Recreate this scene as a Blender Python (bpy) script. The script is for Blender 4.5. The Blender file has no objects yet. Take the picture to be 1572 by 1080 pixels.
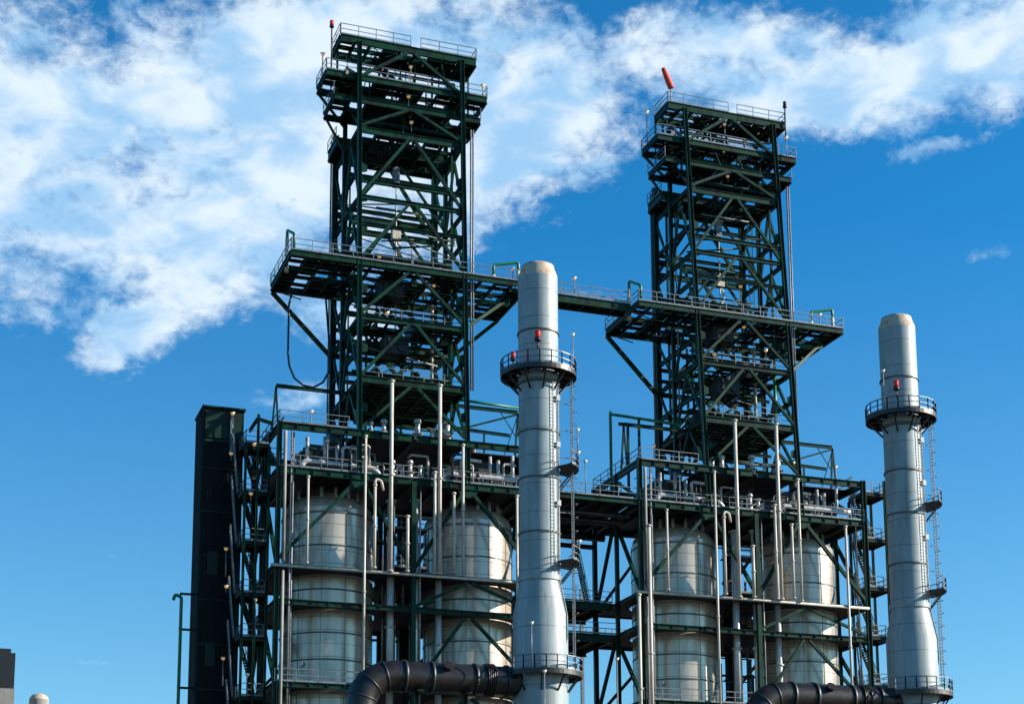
import bpy, math, random
from mathutils import Vector, Matrix
R = math.radians
random.seed(7)
scene = bpy.context.scene
C = scene.collection

# ------------------------------------------------------------ camera
cam = bpy.data.cameras.new('camera'); camo = bpy.data.objects.new('camera', cam); C.objects.link(camo)
rt = Vector((0.93088065, -0.36514396, -0.01145024)); up = Vector((-0.05681728, -0.17566635, 0.9828088)); fw = Vector((0.36087812, 0.91422712, 0.18427089))
camo.matrix_world = Matrix(((rt.x, up.x, -fw.x, 0), (rt.y, up.y, -fw.y, 0), (rt.z, up.z, -fw.z, 1.7), (0, 0, 0, 1)))
cam.sensor_width = 36; cam.lens = 60.944; cam.shift_x = -.0643; cam.shift_y = .2846
cam.clip_start = .5; cam.clip_end = 6000
scene.camera = camo

# ------------------------------------------------------------ light
SUN_AZ, SUN_EL = 111.0, 24.0            # degrees clockwise from +Y, above the horizon
sd = Vector((math.sin(R(SUN_AZ))*math.cos(R(SUN_EL)), math.cos(R(SUN_AZ))*math.cos(R(SUN_EL)), math.sin(R(SUN_EL))))
sl = bpy.data.lights.new('sun', 'SUN'); sl.energy = 5.0; sl.angle = R(.5); sl.color = (1, .91, .78)
so = bpy.data.objects.new('sun', sl); C.objects.link(so); so.rotation_euler = (-sd).to_track_quat('-Z', 'Y').to_euler()
scene.view_settings.view_transform = 'Standard'; scene.view_settings.look = 'None'
scene.view_settings.exposure = 0.95; scene.view_settings.gamma = 1

world = bpy.data.worlds.new('World'); scene.world = world; world.use_nodes = True
nt = world.node_tree; N = nt.nodes; Lk = nt.links; N.clear()
def nd(t, **k):
    n = N.new(t)
    for a, b in k.items(): setattr(n, a, b)
    return n
def mth(op, a, b=None, c=None, clamp=False):
    n = nd('ShaderNodeMath', operation=op); n.use_clamp = clamp
    for i, v in enumerate((a, b, c)):
        if v is None: continue
        if isinstance(v, (int, float)): n.inputs[i].default_value = v
        else: Lk.new(v, n.inputs[i])
    return n.outputs[0]
sky = nd('ShaderNodeTexSky', sky_type='NISHITA'); sky.sun_disc = False
sky.sun_elevation = R(SUN_EL); sky.sun_rotation = R(SUN_AZ); sky.altitude = 100; sky.air_density = 1.0; sky.dust_density = .25; sky.ozone_density = 3.5
tc = nd('ShaderNodeTexCoord'); sep = nd('ShaderNodeSeparateXYZ'); Lk.new(tc.outputs['Generated'], sep.inputs[0])
az = mth('MULTIPLY', mth('ARCTAN2', sep.outputs[0], sep.outputs[1]), 57.2958)
el = mth('MULTIPLY', mth('ARCSINE', sep.outputs[2]), 57.2958)
def noise(scale, detail, rough, sx, sy, rot, seed, dist=0.0):
    cmb = nd('ShaderNodeCombineXYZ'); Lk.new(az, cmb.inputs[0]); Lk.new(el, cmb.inputs[1]); cmb.inputs[2].default_value = seed
    mp = nd('ShaderNodeMapping'); mp.inputs['Scale'].default_value = (sx, sy, 1); mp.inputs['Rotation'].default_value = (0, 0, R(rot)); Lk.new(cmb.outputs[0], mp.inputs[0])
    n = nd('ShaderNodeTexNoise'); n.inputs['Scale'].default_value = scale; n.inputs['Detail'].default_value = detail
    n.inputs['Roughness'].default_value = rough; n.inputs['Distortion'].default_value = dist; Lk.new(mp.outputs[0], n.inputs['Vector'])
    return n.outputs[0]
# banks of cloud: (azimuth, elevation, half width, half height, tilt, weight) in degrees
banks = [(13.0, 27.6, 10.5, 5.2, 6, 1.15), (9.0, 23.4, 5.6, 2.9, 15, 1.05), (6.8, 20.6, 2.6, 1.35, 35, .95), (2.5, 25.5, 7, 5.5, 0, 1.0), (19.5, 27.4, 5.5, 2.7, 14, 1.1),
         (26.5, 29.2, 6.0, 1.7, 0, .95), (32.0, 28.0, 7.0, 1.75, 4, 1.1), (16.8, 24.6, 3.2, 1.9, 25, .85), (13.2, 21.3, 2.4, 1.2, -10, .78), (36.0, 28.6, 4.5, 2.3, -4, 1.1), (29.5, 28.3, 3, 1.5, 0, .95),
         (21.8, 25.9, 2.6, .9, 22, .66), (34.6, 25.9, 2.2, .4, 5, .42), (12.4, 18.6, 3.0, .55, 5, .55), (17, 33.5, 30, 2.4, 0, 1.0), (5.8, 9.8, .9, .12, 0, .5), (6.4, 13.2, 1.2, .14, 0, .45), (22.6, 21.9, 1.8, .35, -8, .55), (16.5, 22.7, 1.0, .8, 60, .6), (35.6, 22.5, .9, .3, 0, .25)]
tot = None
for (a, e, w, h, t, wt) in banks:
    c, s = math.cos(R(t)), math.sin(R(t))
    da = mth('SUBTRACT', az, a); de = mth('SUBTRACT', el, e)
    u = mth('DIVIDE', mth('ADD', mth('MULTIPLY', da, c), mth('MULTIPLY', de, s)), w)
    v = mth('DIVIDE', mth('SUBTRACT', mth('MULTIPLY', de, c), mth('MULTIPLY', da, s)), h)
    q = mth('SUBTRACT', 1.35, mth('ADD', mth('POWER', mth('ABSOLUTE', u), 2.0), mth('POWER', mth('ABSOLUTE', v), 2.0)))
    q = mth('MULTIPLY', mth('MULTIPLY', q, .75, clamp=True), wt)
    tot = q if tot is None else mth('MAXIMUM', tot, q)
n1 = noise(.38, 8, .56, 1, 1.6, -14, 3.1, .35); n2 = noise(1.7, 9, .64, 1, 1.4, -20, 8.7, .3)
nn = mth('ADD', mth('MULTIPLY', n1, .62), mth('MULTIPLY', n2, .38))
d = mth('ADD', mth('MULTIPLY', tot, .95), mth('MULTIPLY', mth('SUBTRACT', nn, .5), 2.35))
mr = nd('ShaderNodeMapRange', interpolation_type='SMOOTHSTEP'); mr.inputs['From Min'].default_value = .22; mr.inputs['From Max'].default_value = .90; Lk.new(d, mr.inputs['Value'])
dens = mth('MULTIPLY', mr.outputs[0], mth('GREATER_THAN', sep.outputs[2], 0.0))
dens = mth('MULTIPLY', dens, mth('GREATER_THAN', tot, 0.01))
dens = mth('MULTIPLY', dens, .93)
n3 = noise(.4, 6, .52, 1, 1.8, -25, 21.0, .3)
mr2 = nd('ShaderNodeMapRange', interpolation_type='SMOOTHSTEP'); mr2.inputs['From Min'].default_value = .34; mr2.inputs['From Max'].default_value = .66; Lk.new(n3, mr2.inputs['Value'])
cr = nd('ShaderNodeMix', data_type='RGBA'); Lk.new(mr2.outputs[0], cr.inputs[0]); cr.inputs[6].default_value = (3.2, 5.6, 8.2, 1); cr.inputs[7].default_value = (7.2, 8.3, 9.2, 1)
tint = nd('ShaderNodeMix', data_type='RGBA', blend_type='MULTIPLY'); tint.inputs[0].default_value = 1
Lk.new(sky.outputs[0], tint.inputs[6]); 
elr = nd('ShaderNodeMapRange'); elr.inputs['From Min'].default_value = 4; elr.inputs['From Max'].default_value = 24; Lk.new(el, elr.inputs['Value'])
tm = nd('ShaderNodeMix', data_type='RGBA'); Lk.new(elr.outputs[0], tm.inputs[0]); tm.inputs[6].default_value = (1.0, 1.42, 1.45, 1); tm.inputs[7].default_value = (.17, 1.13, 1.56, 1); Lk.new(tm.outputs[2], tint.inputs[7])
mx = nd('ShaderNodeMix', data_type='RGBA'); Lk.new(dens, mx.inputs[0]); Lk.new(tint.outputs[2], mx.inputs[6]); Lk.new(cr.outputs[2], mx.inputs[7])
bg = nd('ShaderNodeBackground'); bg.inputs[1].default_value = .061; Lk.new(mx.outputs[2], bg.inputs[0])
ow = nd('ShaderNodeOutputWorld'); Lk.new(bg.outputs[0], ow.inputs[0])

# ------------------------------------------------------------ materials
def mat(name, col, rough=.5, metal=0.0, var=.25, scale=1.5, stretch=(1, 1, 1), col2=None, bump=0.0, bscale=8, bstretch=(1, 1, 1), spec=.5, thresh=(.45, .62), laps=0, streak=None):
    m = bpy.data.materials.new(name); m.use_nodes = True; t = m.node_tree; b = t.nodes['Principled BSDF']
    tcn = t.nodes.new('ShaderNodeTexCoord'); mp = t.nodes.new('ShaderNodeMapping'); mp.inputs['Scale'].default_value = stretch
    t.links.new(tcn.outputs['Object'], mp.inputs[0])
    n = t.nodes.new('ShaderNodeTexNoise'); n.inputs['Scale'].default_value = scale; n.inputs['Detail'].default_value = 6; n.inputs['Roughness'].default_value = .65
    t.links.new(mp.outputs[0], n.inputs['Vector'])
    r = t.nodes.new('ShaderNodeMapRange'); r.inputs['From Min'].default_value = thresh[0]; r.inputs['From Max'].default_value = thresh[1]; t.links.new(n.outputs[0], r.inputs['Value'])
    x = t.nodes.new('ShaderNodeMix'); x.data_type = 'RGBA'
    x.inputs[6].default_value = (*col, 1); c2 = col2 if col2 else tuple(c*(1-var) for c in col); x.inputs[7].default_value = (*c2, 1)
    t.links.new(r.outputs[0], x.inputs[0]); t.links.new(x.outputs[2], b.inputs['Base Color'])
    b.inputs['Roughness'].default_value = rough; b.inputs['Metallic'].default_value = metal; b.inputs['Specular IOR Level'].default_value = spec
    if streak:                                          # rain and rust runs down the sheet
        mp3 = t.nodes.new('ShaderNodeMapping'); mp3.inputs['Scale'].default_value = (3.2, 3.2, .10); t.links.new(tcn.outputs['Object'], mp3.inputs[0])
        n3_ = t.nodes.new('ShaderNodeTexNoise'); n3_.inputs['Scale'].default_value = 1.0; n3_.inputs['Detail'].default_value = 5; t.links.new(mp3.outputs[0], n3_.inputs['Vector'])
        r3 = t.nodes.new('ShaderNodeMapRange'); r3.inputs['From Min'].default_value = .52; r3.inputs['From Max'].default_value = .72; r3.inputs['To Max'].default_value = .75; t.links.new(n3_.outputs[0], r3.inputs['Value'])
        x3 = t.nodes.new('ShaderNodeMix'); x3.data_type = 'RGBA'; t.links.new(r3.outputs[0], x3.inputs[0]); t.links.new(x.outputs[2], x3.inputs[6]); x3.inputs[7].default_value = (*streak, 1)
        t.links.new(x3.outputs[2], b.inputs['Base Color']); x = x3
    if laps:                                            # horizontal sheet laps
        sz = t.nodes.new('ShaderNodeSeparateXYZ'); t.links.new(tcn.outputs['Object'], sz.inputs[0])
        md_ = t.nodes.new('ShaderNodeMath'); md_.operation = 'MODULO'; t.links.new(sz.outputs[2], md_.inputs[0]); md_.inputs[1].default_value = laps
        lt = t.nodes.new('ShaderNodeMath'); lt.operation = 'LESS_THAN'; t.links.new(md_.outputs[0], lt.inputs[0]); lt.inputs[1].default_value = .06
        x4 = t.nodes.new('ShaderNodeMix'); x4.data_type = 'RGBA'; t.links.new(lt.outputs[0], x4.inputs[0]); t.links.new(x.outputs[2], x4.inputs[6]); x4.inputs[7].default_value = (*(c*.38 for c in col), 1)
        t.links.new(x4.outputs[2], b.inputs['Base Color'])
    if bump:
        mp2 = t.nodes.new('ShaderNodeMapping'); mp2.inputs['Scale'].default_value = bstretch; t.links.new(tcn.outputs['Object'], mp2.inputs[0])
        n2_ = t.nodes.new('ShaderNodeTexNoise'); n2_.inputs['Scale'].default_value = bscale; n2_.inputs['Detail'].default_value = 4; t.links.new(mp2.outputs[0], n2_.inputs['Vector'])
        bp = t.nodes.new('ShaderNodeBump'); bp.inputs['Strength'].default_value = bump; bp.inputs['Distance'].default_value = .05
        t.links.new(n2_.outputs[0], bp.inputs['Height']); t.links.new(bp.outputs[0], b.inputs['Normal'])
    return m
M = {
 'green': mat('green_steel_paint', (.0016, .036, .019), .45, 0, .5, 1.3, (1, 1, .5), col2=(.004, .009, .0065), spec=.16),
 'dgreen': mat('weathered_green_paint', (.0025, .014, .010), .5, 0, .4, .8, spec=.2),
 'bright': mat('bright_green_pipe_paint', (.010, .16, .07), .4, 0, .35, 2, spec=.4),
 'rail': mat('galvanised_rail', (.17, .19, .21), .5, .3, .4, 3),
 'grate': mat('dark_grating', (.016, .020, .021), .7, 0, .3, 2),
 'clad': mat('aluminium_cladding', (.56, .485, .395), .25, .38, 0, .8, (1, 1, .22), col2=(.40, .35, .29), bump=.12, laps=1.2, bscale=2.2, bstretch=(1, 1, .5)),
 'band': mat('cladding_band', (.11, .105, .10), .5, .4, .3, 3),
 'seam': mat('cladding_lap_seam', (.25, .24, .22), .5, .3, .3, 3),
 'silver': mat('insulated_pipe_jacket', (.50, .50, .49), .34, .3, .25, 2.2, (1, 1, .4)),
 'cream': mat('pale_pipe_paint', (.50, .46, .40), .5, 0, .3, 2.4, (1, 1, .25)),
 'stack': mat('pale_grey_stack_paint', (.245, .31, .33), .5, 0, .22, .55, (1, 1, .3), bump=.12, bscale=1.2, laps=2.4, streak=(.19, .17, .14)),
 'rust': mat('heat_stained_steel', (.42, .37, .30), .7, .1, 0, 2.2, col2=(.40, .17, .07), thresh=(.52, .68)),
 'wall': mat('black_profiled_sheet', (.005, .007, .008), .6, 0, .4, .5, spec=.15),
 'wallg': mat('dark_green_sheet', (.005, .022, .014), .5, 0, .3, .5, spec=.2),
 'black': mat('black_steel', (.012, .013, .014), .45, 0, .3, 2),
 'duct': mat('dark_duct_jacket', (.010, .010, .012), .36, .1, 0, .9, col2=(.028, .021, .015), bump=.3, bscale=1.5),
 'lampg': mat('sodium_lamp_glass', (.85, .45, .16), .35, 0, .2, 6),
 'lampw': mat('pale_lamp_housing', (.70, .68, .62), .4, 0, .3, 6),
 'red': mat('red_signal_glass', (.75, .03, .015), .3, 0, .2, 5),
 'sock': mat('red_windsock_cloth', (.80, .06, .03), .8, 0, .12, 5),
 'ground': mat('gravel_ground', (.06, .058, .055), .9, 0, .4, .05, col2=(.04, .04, .038)),
 'conc': mat('stained_concrete', (.26, .25, .23), .85, 0, .35, .3),
}

_b = M['lampg'].node_tree.nodes['Principled BSDF']; _b.inputs['Emission Color'].default_value = (1, .45, .14, 1); _b.inputs['Emission Strength'].default_value = .22   # the lamps are lit
# ------------------------------------------------------------ mesh helpers
class MB:
    def __init__(s): s.v = []; s.f = []; s.sm = []
    def _add(s, vs, fs, smooth=False):
        n = len(s.v); s.v += [tuple(v) for v in vs]; s.f += [tuple(i+n for i in f) for f in fs]; s.sm += [smooth]*len(fs); return s
    def box(s, x0, x1, y0, y1, z0, z1):
        vs = [(x, y, z) for z in (z0, z1) for y in (y0, y1) for x in (x0, x1)]
        return s._add(vs, [(0, 2, 3, 1), (4, 5, 7, 6), (0, 1, 5, 4), (2, 6, 7, 3), (0, 4, 6, 2), (1, 3, 7, 5)])
    def _frame(s, p, q, upv):
        p = Vector(p); q = Vector(q); d_ = (q-p).normalized(); u_ = Vector(upv)
        if abs(d_.dot(u_)) > .95: u_ = Vector((0, 1, 0))
        sd_ = d_.cross(u_).normalized(); u_ = sd_.cross(d_).normalized(); return p, q, sd_, u_
    def prof(s, p, q, pts, upv=(0, 0, 1)):
        p, q, a, b = s._frame(p, q, upv); n = len(pts)
        vs = [e+a*x+b*y for e in (p, q) for x, y in pts]
        return s._add(vs, [tuple(range(n))[::-1], tuple(range(n, 2*n))] + [(i, (i+1) % n, n+(i+1) % n, n+i) for i in range(n)])
    def bar(s, p, q, w, h, upv=(0, 0, 1)):
        return s.prof(p, q, [(-w/2, -h/2), (w/2, -h/2), (w/2, h/2), (-w/2, h/2)], upv)
    def ibeam(s, p, q, w=.3, h=.45, upv=(0, 0, 1)):
        t = .045; W, H = w/2, h/2
        return s.prof(p, q, [(-W, -H), (W, -H), (W, -H+t), (t/2, -H+t), (t/2, H-t), (W, H-t), (W, H), (-W, H), (-W, H-t), (-t/2, H-t), (-t/2, -H+t), (-W, -H+t)], upv)
    def tube(s, pts, r, n=8, cap=True):
        pts = [Vector(p) for p in pts]; rr = r if isinstance(r, (list, tuple)) else [r]*len(pts)
        ring = []; ref = None; base = len(s.v); vs = []
        for i, p in enumerate(pts):
            d_ = (pts[min(i+1, len(pts)-1)]-pts[max(i-1, 0)]).normalized()
            if ref is None: ref = Vector((0, 0, 1)) if abs(d_.z) < .9 else Vector((1, 0, 0))
            a = d_.cross(ref).normalized(); b = a.cross(d_).normalized(); ref = b
            for k in range(n):
                t = 2*math.pi*k/n; vs.append(p+(a*math.cos(t)+b*math.sin(t))*rr[i])
        fs = [(i*n+k, i*n+(k+1) % n, (i+1)*n+(k+1) % n, (i+1)*n+k) for i in range(len(pts)-1) for k in range(n)]
        s._add(vs, fs, True)
        if cap: m_ = len(vs); s.f += [tuple(base+k for k in range(n))[::-1], tuple(base+m_-n+k for k in range(n))]; s.sm += [False, False]
        return s
    def lathe(s, cx, cy, prof_, n=48, smooth=True):
        vs = [(cx+r*math.cos(2*math.pi*k/n), cy+r*math.sin(2*math.pi*k/n), z) for r, z in prof_ for k in range(n)]
        fs = [(i*n+k, i*n+(k+1) % n, (i+1)*n+(k+1) % n, (i+1)*n+k) for i in range(len(prof_)-1) for k in range(n)]
        return s._add(vs, fs, smooth)
    def ball(s, c, r, n=10, m=6, sz=1.0):
        return s.lathe(c[0], c[1], [(max(.002, r*math.sin(math.pi*i/m)), c[2]-sz*r*math.cos(math.pi*i/m)) for i in range(m+1)], n)
    def rail(s, pts, h=1.1, post=1.9, r=.03, closed=False):
        P = [Vector(p) for p in pts] + ([Vector(pts[0])] if closed else [])
        for a, b in zip(P, P[1:]):
            L_ = (b-a).length; k = max(1, round(L_/post)); z = Vector((0, 0, 1))
            s.bar(a+z*h, b+z*h, r*2, r*2); s.bar(a+z*h*.52, b+z*h*.52, r*1.7, r*1.7); s.bar(a+z*.09, b+z*.09, .02, .16)
            for i in range(k+1): c = a.lerp(b, i/k); s.bar(c, c+z*h, r*2, r*2)
        return s
    def build(s, name, m, parent=None):
        me = bpy.data.meshes.new(name); o = bpy.data.objects.new(name, me); C.objects.link(o)
        off = Vector((0, 0, 0)); q = parent
        while q is not None: off += q.location; q = q.parent
        if parent is None:
            xs = [v[0] for v in s.v]; ys = [v[1] for v in s.v]; off = Vector(((min(xs)+max(xs))/2, (min(ys)+max(ys))/2, min(v[2] for v in s.v))); o.location = off
        me.from_pydata([tuple(Vector(v)-off) for v in s.v], [], s.f); me.polygons.foreach_set('use_smooth', s.sm); me.update()
        me.materials.append(M[m] if isinstance(m, str) else m)
        if parent: o.parent = parent
        return o
def tag(o, label=None, cat=None, group=None, kind=None):
    if label: o['label'] = label
    if cat: o['category'] = cat
    if group: o['group'] = group
    if kind: o['kind'] = kind
    return o
def thing(name, loc, label, cat, group=None):
    o = bpy.data.objects.new(name, None); C.objects.link(o); o.location = loc; o.empty_display_size = .5
    return tag(o, label, cat, group)
def copy_tree(o, dx=0, parent=None, label=None):
    c = o.copy(); C.objects.link(c); c.parent = parent; c.location = o.location + Vector((dx, 0, 0))
    if label: c['label'] = label
    for ch in list(o.children): copy_tree(ch, 0, c)
    return c
DX = 34.3

# ============================================================ SETTING
g = MB(); g._add([(-3000, -800, 0), (3000, -800, 0), (3000, 5000, 0), (-3000, 5000, 0)], [(0, 1, 2, 3)])
tag(g.build('ground', 'ground'), kind='structure')

# ============================================================ COKE DRUMS
def plate_hole(mb, x0, x1, y0, y1, z, cx, cy, r, n=64, t=.14):
    o, i_ = [], []
    for k in range(n):
        a = 2*math.pi*(k+.5)/n; c, s = math.cos(a), math.sin(a)
        tx = ((x1-cx) if c > 0 else (x0-cx))/c if abs(c) > 1e-6 else 1e9
        ty = ((y1-cy) if s > 0 else (y0-cy))/s if abs(s) > 1e-6 else 1e9
        T = min(tx, ty); o.append((cx+c*T, cy+s*T)); i_.append((cx+c*r, cy+s*r))
    vs = [(x, y, z) for x, y in o]+[(x, y, z) for x, y in i_]+[(x, y, z-t) for x, y in o]+[(x, y, z-t) for x, y in i_]
    fs = []
    for k in range(n):
        j = (k+1) % n
        fs += [(k, j, n+j, n+k), (2*n+j, 2*n+k, 3*n+k, 3*n+j), (n+k, n+j, 3*n+j, 3*n+k), (j, k, 2*n+k, 2*n+j)]
    mb._add(vs, fs)
DR = [(35.2, 151.0), (48.6, 151.0)]; RD = 4.12
drum_labels = ['silver clad coke drum at the far left, nearest the black lift shaft',
               'silver clad coke drum directly left of the nearer grey exhaust stack',
               'silver clad coke drum just right of the sky gap beside the nearer stack',
               'silver clad coke drum rightmost of the four, above the right black duct']
def make_drum(cx, cy, label):
    t = thing('coke_drum', (cx, cy, 0), label, 'coke drum', 'silver coke drums inside the steel structure')
    b = MB(); pr = []
    z = 12.0
    while z < 42.4:                                   # cladding courses with a lap between them
        pr += [(RD, z)]; z += 1.2
    pr.append((RD, 42.4)); b.lathe(cx, cy, pr, 96); b.build('cladding', 'clad', t)
    b = MB(); b.lathe(cx, cy, [(RD*math.cos(a), 42.4+1.9*math.sin(a)) for a in [i*math.pi/2/10 for i in range(10)]]+[(.9, 44.25), (.9, 44.6), (.02, 44.6)], 60); b.build('top_head', 'clad', t)
    b = MB(); b.lathe(cx, cy, [(3.9, .02), (3.9, 11.95), (RD-.015, 12)], 48); b.build('skirt', 'conc', t)
    for z in (14.4, 19.2, 23.6, 28.6, 31.0, 34.9, 38.9, 41.9):
        b = MB(); b.lathe(cx, cy, [(RD+.02, z-.07), (RD+.075, z-.05), (RD+.075, z+.05), (RD+.02, z+.07)], 72, False); b.build('band', 'band', t)
    b = MB()
    for k in range(12):
        a = 2*math.pi*(k+.35)/12; c, s = math.cos(a), math.sin(a)
        b.bar((cx+c*(RD+.02), cy+s*(RD+.02), 12.2), (cx+c*(RD+.02), cy+s*(RD+.02), 42.3), .035, .05, (c, s, 0))
    b.build('cladding_seam', 'seam', t)
    for (a_, z, r_) in ((-128, 40.3, .16), (-133, 28.2, .18)):
        c, s = math.cos(R(a_)), math.sin(R(a_)); b = MB(); b.tube([(cx+c*(RD-.05), cy+s*(RD-.05), z), (cx+c*(RD+.28), cy+s*(RD+.28), z)], r_, 14); b.tube([(cx+c*(RD+.24), cy+s*(RD+.24), z), (cx+c*(RD+.32), cy+s*(RD+.32), z)], r_*1.4, 14); b.build('nozzle', 'silver', t)
    for k in range(7):
        a = -math.pi/2+(k-3)*.42; c, s = math.cos(a), math.sin(a)
        b = MB(); b.tube([(cx+c*(RD-1.1), cy+s*(RD-1.1), 42.8), (cx+c*(RD-1.1), cy+s*(RD-1.1), 44.5)], .16, 8)
        b.build('nozzle', 'silver', t)
    return t
for i, (cx, cy) in enumerate(DR):
    t = make_drum(cx, cy, drum_labels[i])
    copy_tree(t, DX+.3, None, drum_labels[i+2])

# ============================================================ MAIN STEEL STRUCTURES
X0, XM, X1 = 29.4, 41.6, 53.7; YF, YR, YMID = 145.0, 156.5, 150.8; XL, XR = 36.6, 46.7
LV = [20.0, 26.0, 33.2, 36.3, 45.0, 49.0]
def structure():
    t = thing('drum_structure', (XM, 150, 0), 'green painted steel frame of columns, beams and decks holding the two left coke drums', 'steel structure', 'green steel drum structures')
    for x in (X0, XM, X1):
        for y in (YF, YR):
            zt = 49.25 if not (x == XM and y == YF) else 44.8
            b = MB(); b.ibeam((x, y, 0), (x, y, zt), .42, .42, (1, 0, 0) if x != XM else (0, 1, 0)); b.build('column', 'green', t)
    for x in (X0, X1):
        b = MB(); b.ibeam((x, YMID, 0), (x, YMID, 49.0), .36, .36, (1, 0, 0)); b.build('column', 'green', t)
    for z in LV:
        h = .62 if z in (45.0, 49.0) else (.34 if z == 36.3 else .48)
        for y in (YF, YR):
            for a, c in ((X0, XM), (XM, X1)):
                b = MB(); b.ibeam((a+.22, y, z-h/2+.1), (c-.22, y, z-h/2+.1), .32, h)
                for k in range(1, 8):
                    xx = a+(c-a)*k/8; b.box(xx-.02, xx+.02, y-.15, y+.15, z-h+.13, z+.07)
                b.build('beam', 'green', t)
        for x in (X0, XM, X1):
            if x == XM and z < 45: continue
            b = MB(); b.ibeam((x, YF+.22, z-h/2+.08), (x, YR-.22, z-h/2+.08), .3, h-.06); b.build('beam', 'green', t)
    for z in (26.0, 33.2, 36.3):                       # ring decks round the drums
        b = MB(); plate_hole(b, X0+.2, 42.25, YF+.2, YR-.2, z+.02, DR[0][0]+.15, 151, RD+.17); plate_hole(b, 42.25, X1-.2, YF+.2, YR-.2, z+.02, DR[1][0]+.15, 151, RD+.17)
        b.build('deck', 'grate', t)
    b = MB(); b.box(X0+.1, X1-.1, YF+.17, YR-.17, 45.0, 45.1); b.build('deck', 'grate', t)
    for k in range(9):                                 # joists under the main deck
        x = X0+1.5+k*2.65
        b = MB(); b.ibeam((x, YF+.2, 44.75), (x, YR-.2, 44.75), .22, .42); b.build('joist', 'green', t)
    b = MB(); b.box(XL-.2, XR+.2, YF+.6, YR-.17, 48.95, 49.03); b.build('deck', 'grate', t)
    b = MB(); b.box(X1-5.6, X1-.1, YF+2.8, YR-.2, 48.95, 49.03); b.build('deck', 'grate', t)
    # gussets and K-braces of the front face
    for x in (XL, XR):
        b = MB(); b._add([(x-.95, YF-.03, 44.62), (x+.95, YF-.03, 44.62), (x+.7, YF-.03, 43.75), (x-.7, YF-.03, 43.75), (x-.95, YF+.03, 44.62), (x+.95, YF+.03, 44.62), (x+.7, YF+.03, 43.75), (x-.7, YF+.03, 43.75)],
                        [(3, 2, 1, 0), (4, 5, 6, 7), (0, 1, 5, 4), (1, 2, 6, 5), (2, 3, 7, 6), (3, 0, 4, 7)]); b.build('gusset', 'green', t)
    def br(p, q, w=.32, m='green'):
        b = MB(); b.ibeam(p, q, w, w, (0, 1, 0)); b.build('brace', m, t)
    br((XL-.6, YF, 43.95), (X0+.25, YF, 37.0)); br((XL+.6, YF, 43.95), (XM-.25, YF, 37.0))
    br((XR-.6, YF, 43.95), (XM+.25, YF, 37.0)); br((XR+.6, YF, 43.95), (X1-.25, YF, 37.0))
    br((XR, YF, 35.85), (XM+.25, YF, 33.45), .26); br((XR+.3, YF, 35.85), (X1-.25, YF, 33.45), .26)
    br((XR-.3, YF, 32.65), (XM+.25, YF, 26.3), .28); br((XR+.3, YF, 32.65), (X1-.25, YF, 26.3), .28)
    br((XR-.3, YF, 25.4), (XM+.25, YF, 20.3), .28); br((XR+.3, YF, 25.4), (X1-.25, YF, 20.3), .28)
    for z0, z1 in ((20.2, 25.6), (26.2, 32.7), (36.5, 44.4)):          # rear face
        for a, c in ((X0, XM), (XM, X1)):
            br((a+.2, YR, z0), ((a+c)/2, YR, z1), .28); br((c-.2, YR, z0), ((a+c)/2, YR, z1), .28)
    for x in (X0, X1):                                                 # end frames
        for z0, z1 in ((20.2, 25.6), (26.2, 32.7), (36.5, 44.4)):
            br((x, YF+.25, z0), (x, YMID+.2, z1), .3); br((x, YR-.25, z0), (x, YMID+.6, z1), .3)
        br((x, YF+.25, 45.3), (x, YMID, 48.5), .24); br((x, YR-.25, 45.3), (x, YMID, 48.5), .24)
    # handrails along the decks
    for z, y in ((45.1, YF-.1), (26.1, YF-.12)):
        b = MB(); b.rail([(X0, y, z), (X1, y, z)]); b.build('handrail', 'rail', t)
    b = MB(); b.rail([(XL-1, YF-.05, 49.1), (X0, YF-.05, 49.1), (X0-.05, YR, 49.1), (X0+3, YR, 49.1)], r=.032); b.build('handrail', 'rail', t)
    b = MB(); b.rail([(XR+1, YR, 49.1), (X1+.05, YR, 49.1), (X1+.05, YF+2, 49.1)], r=.032); b.build('handrail', 'rail', t)
    # cable trays and small conduits on the frame, plus one tube for a lit strip
    for (x, y, z0, z1, r_) in ((29.92, 144.9, 36.6, 48.3, .15), (29.92, 144.9, 18, 35.8, .14)):  # lower tan tube is added for the sunlit strip on the corner column
        b = MB(); b.tube([(x, y, z0), (x, y, z1)], r_, 10); b.build('conduit', 'conc', t)
    for (x, y, z0, z1) in ((30.5, 145.0, 20, 48.4), (30.75, 145.4, 20, 48.4), (42.3, 145.3, 20, 44.4), (52.9, 145.4, 20, 48.0)):
        b = MB(); b.tube([(x, y, z0), (x, y, z1)], .09, 6); b.build('conduit', 'rail', t)
    return t
st = structure()
copy_tree(st, DX, None, 'green painted steel frame of columns, beams and decks holding the two right coke drums')

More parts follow.
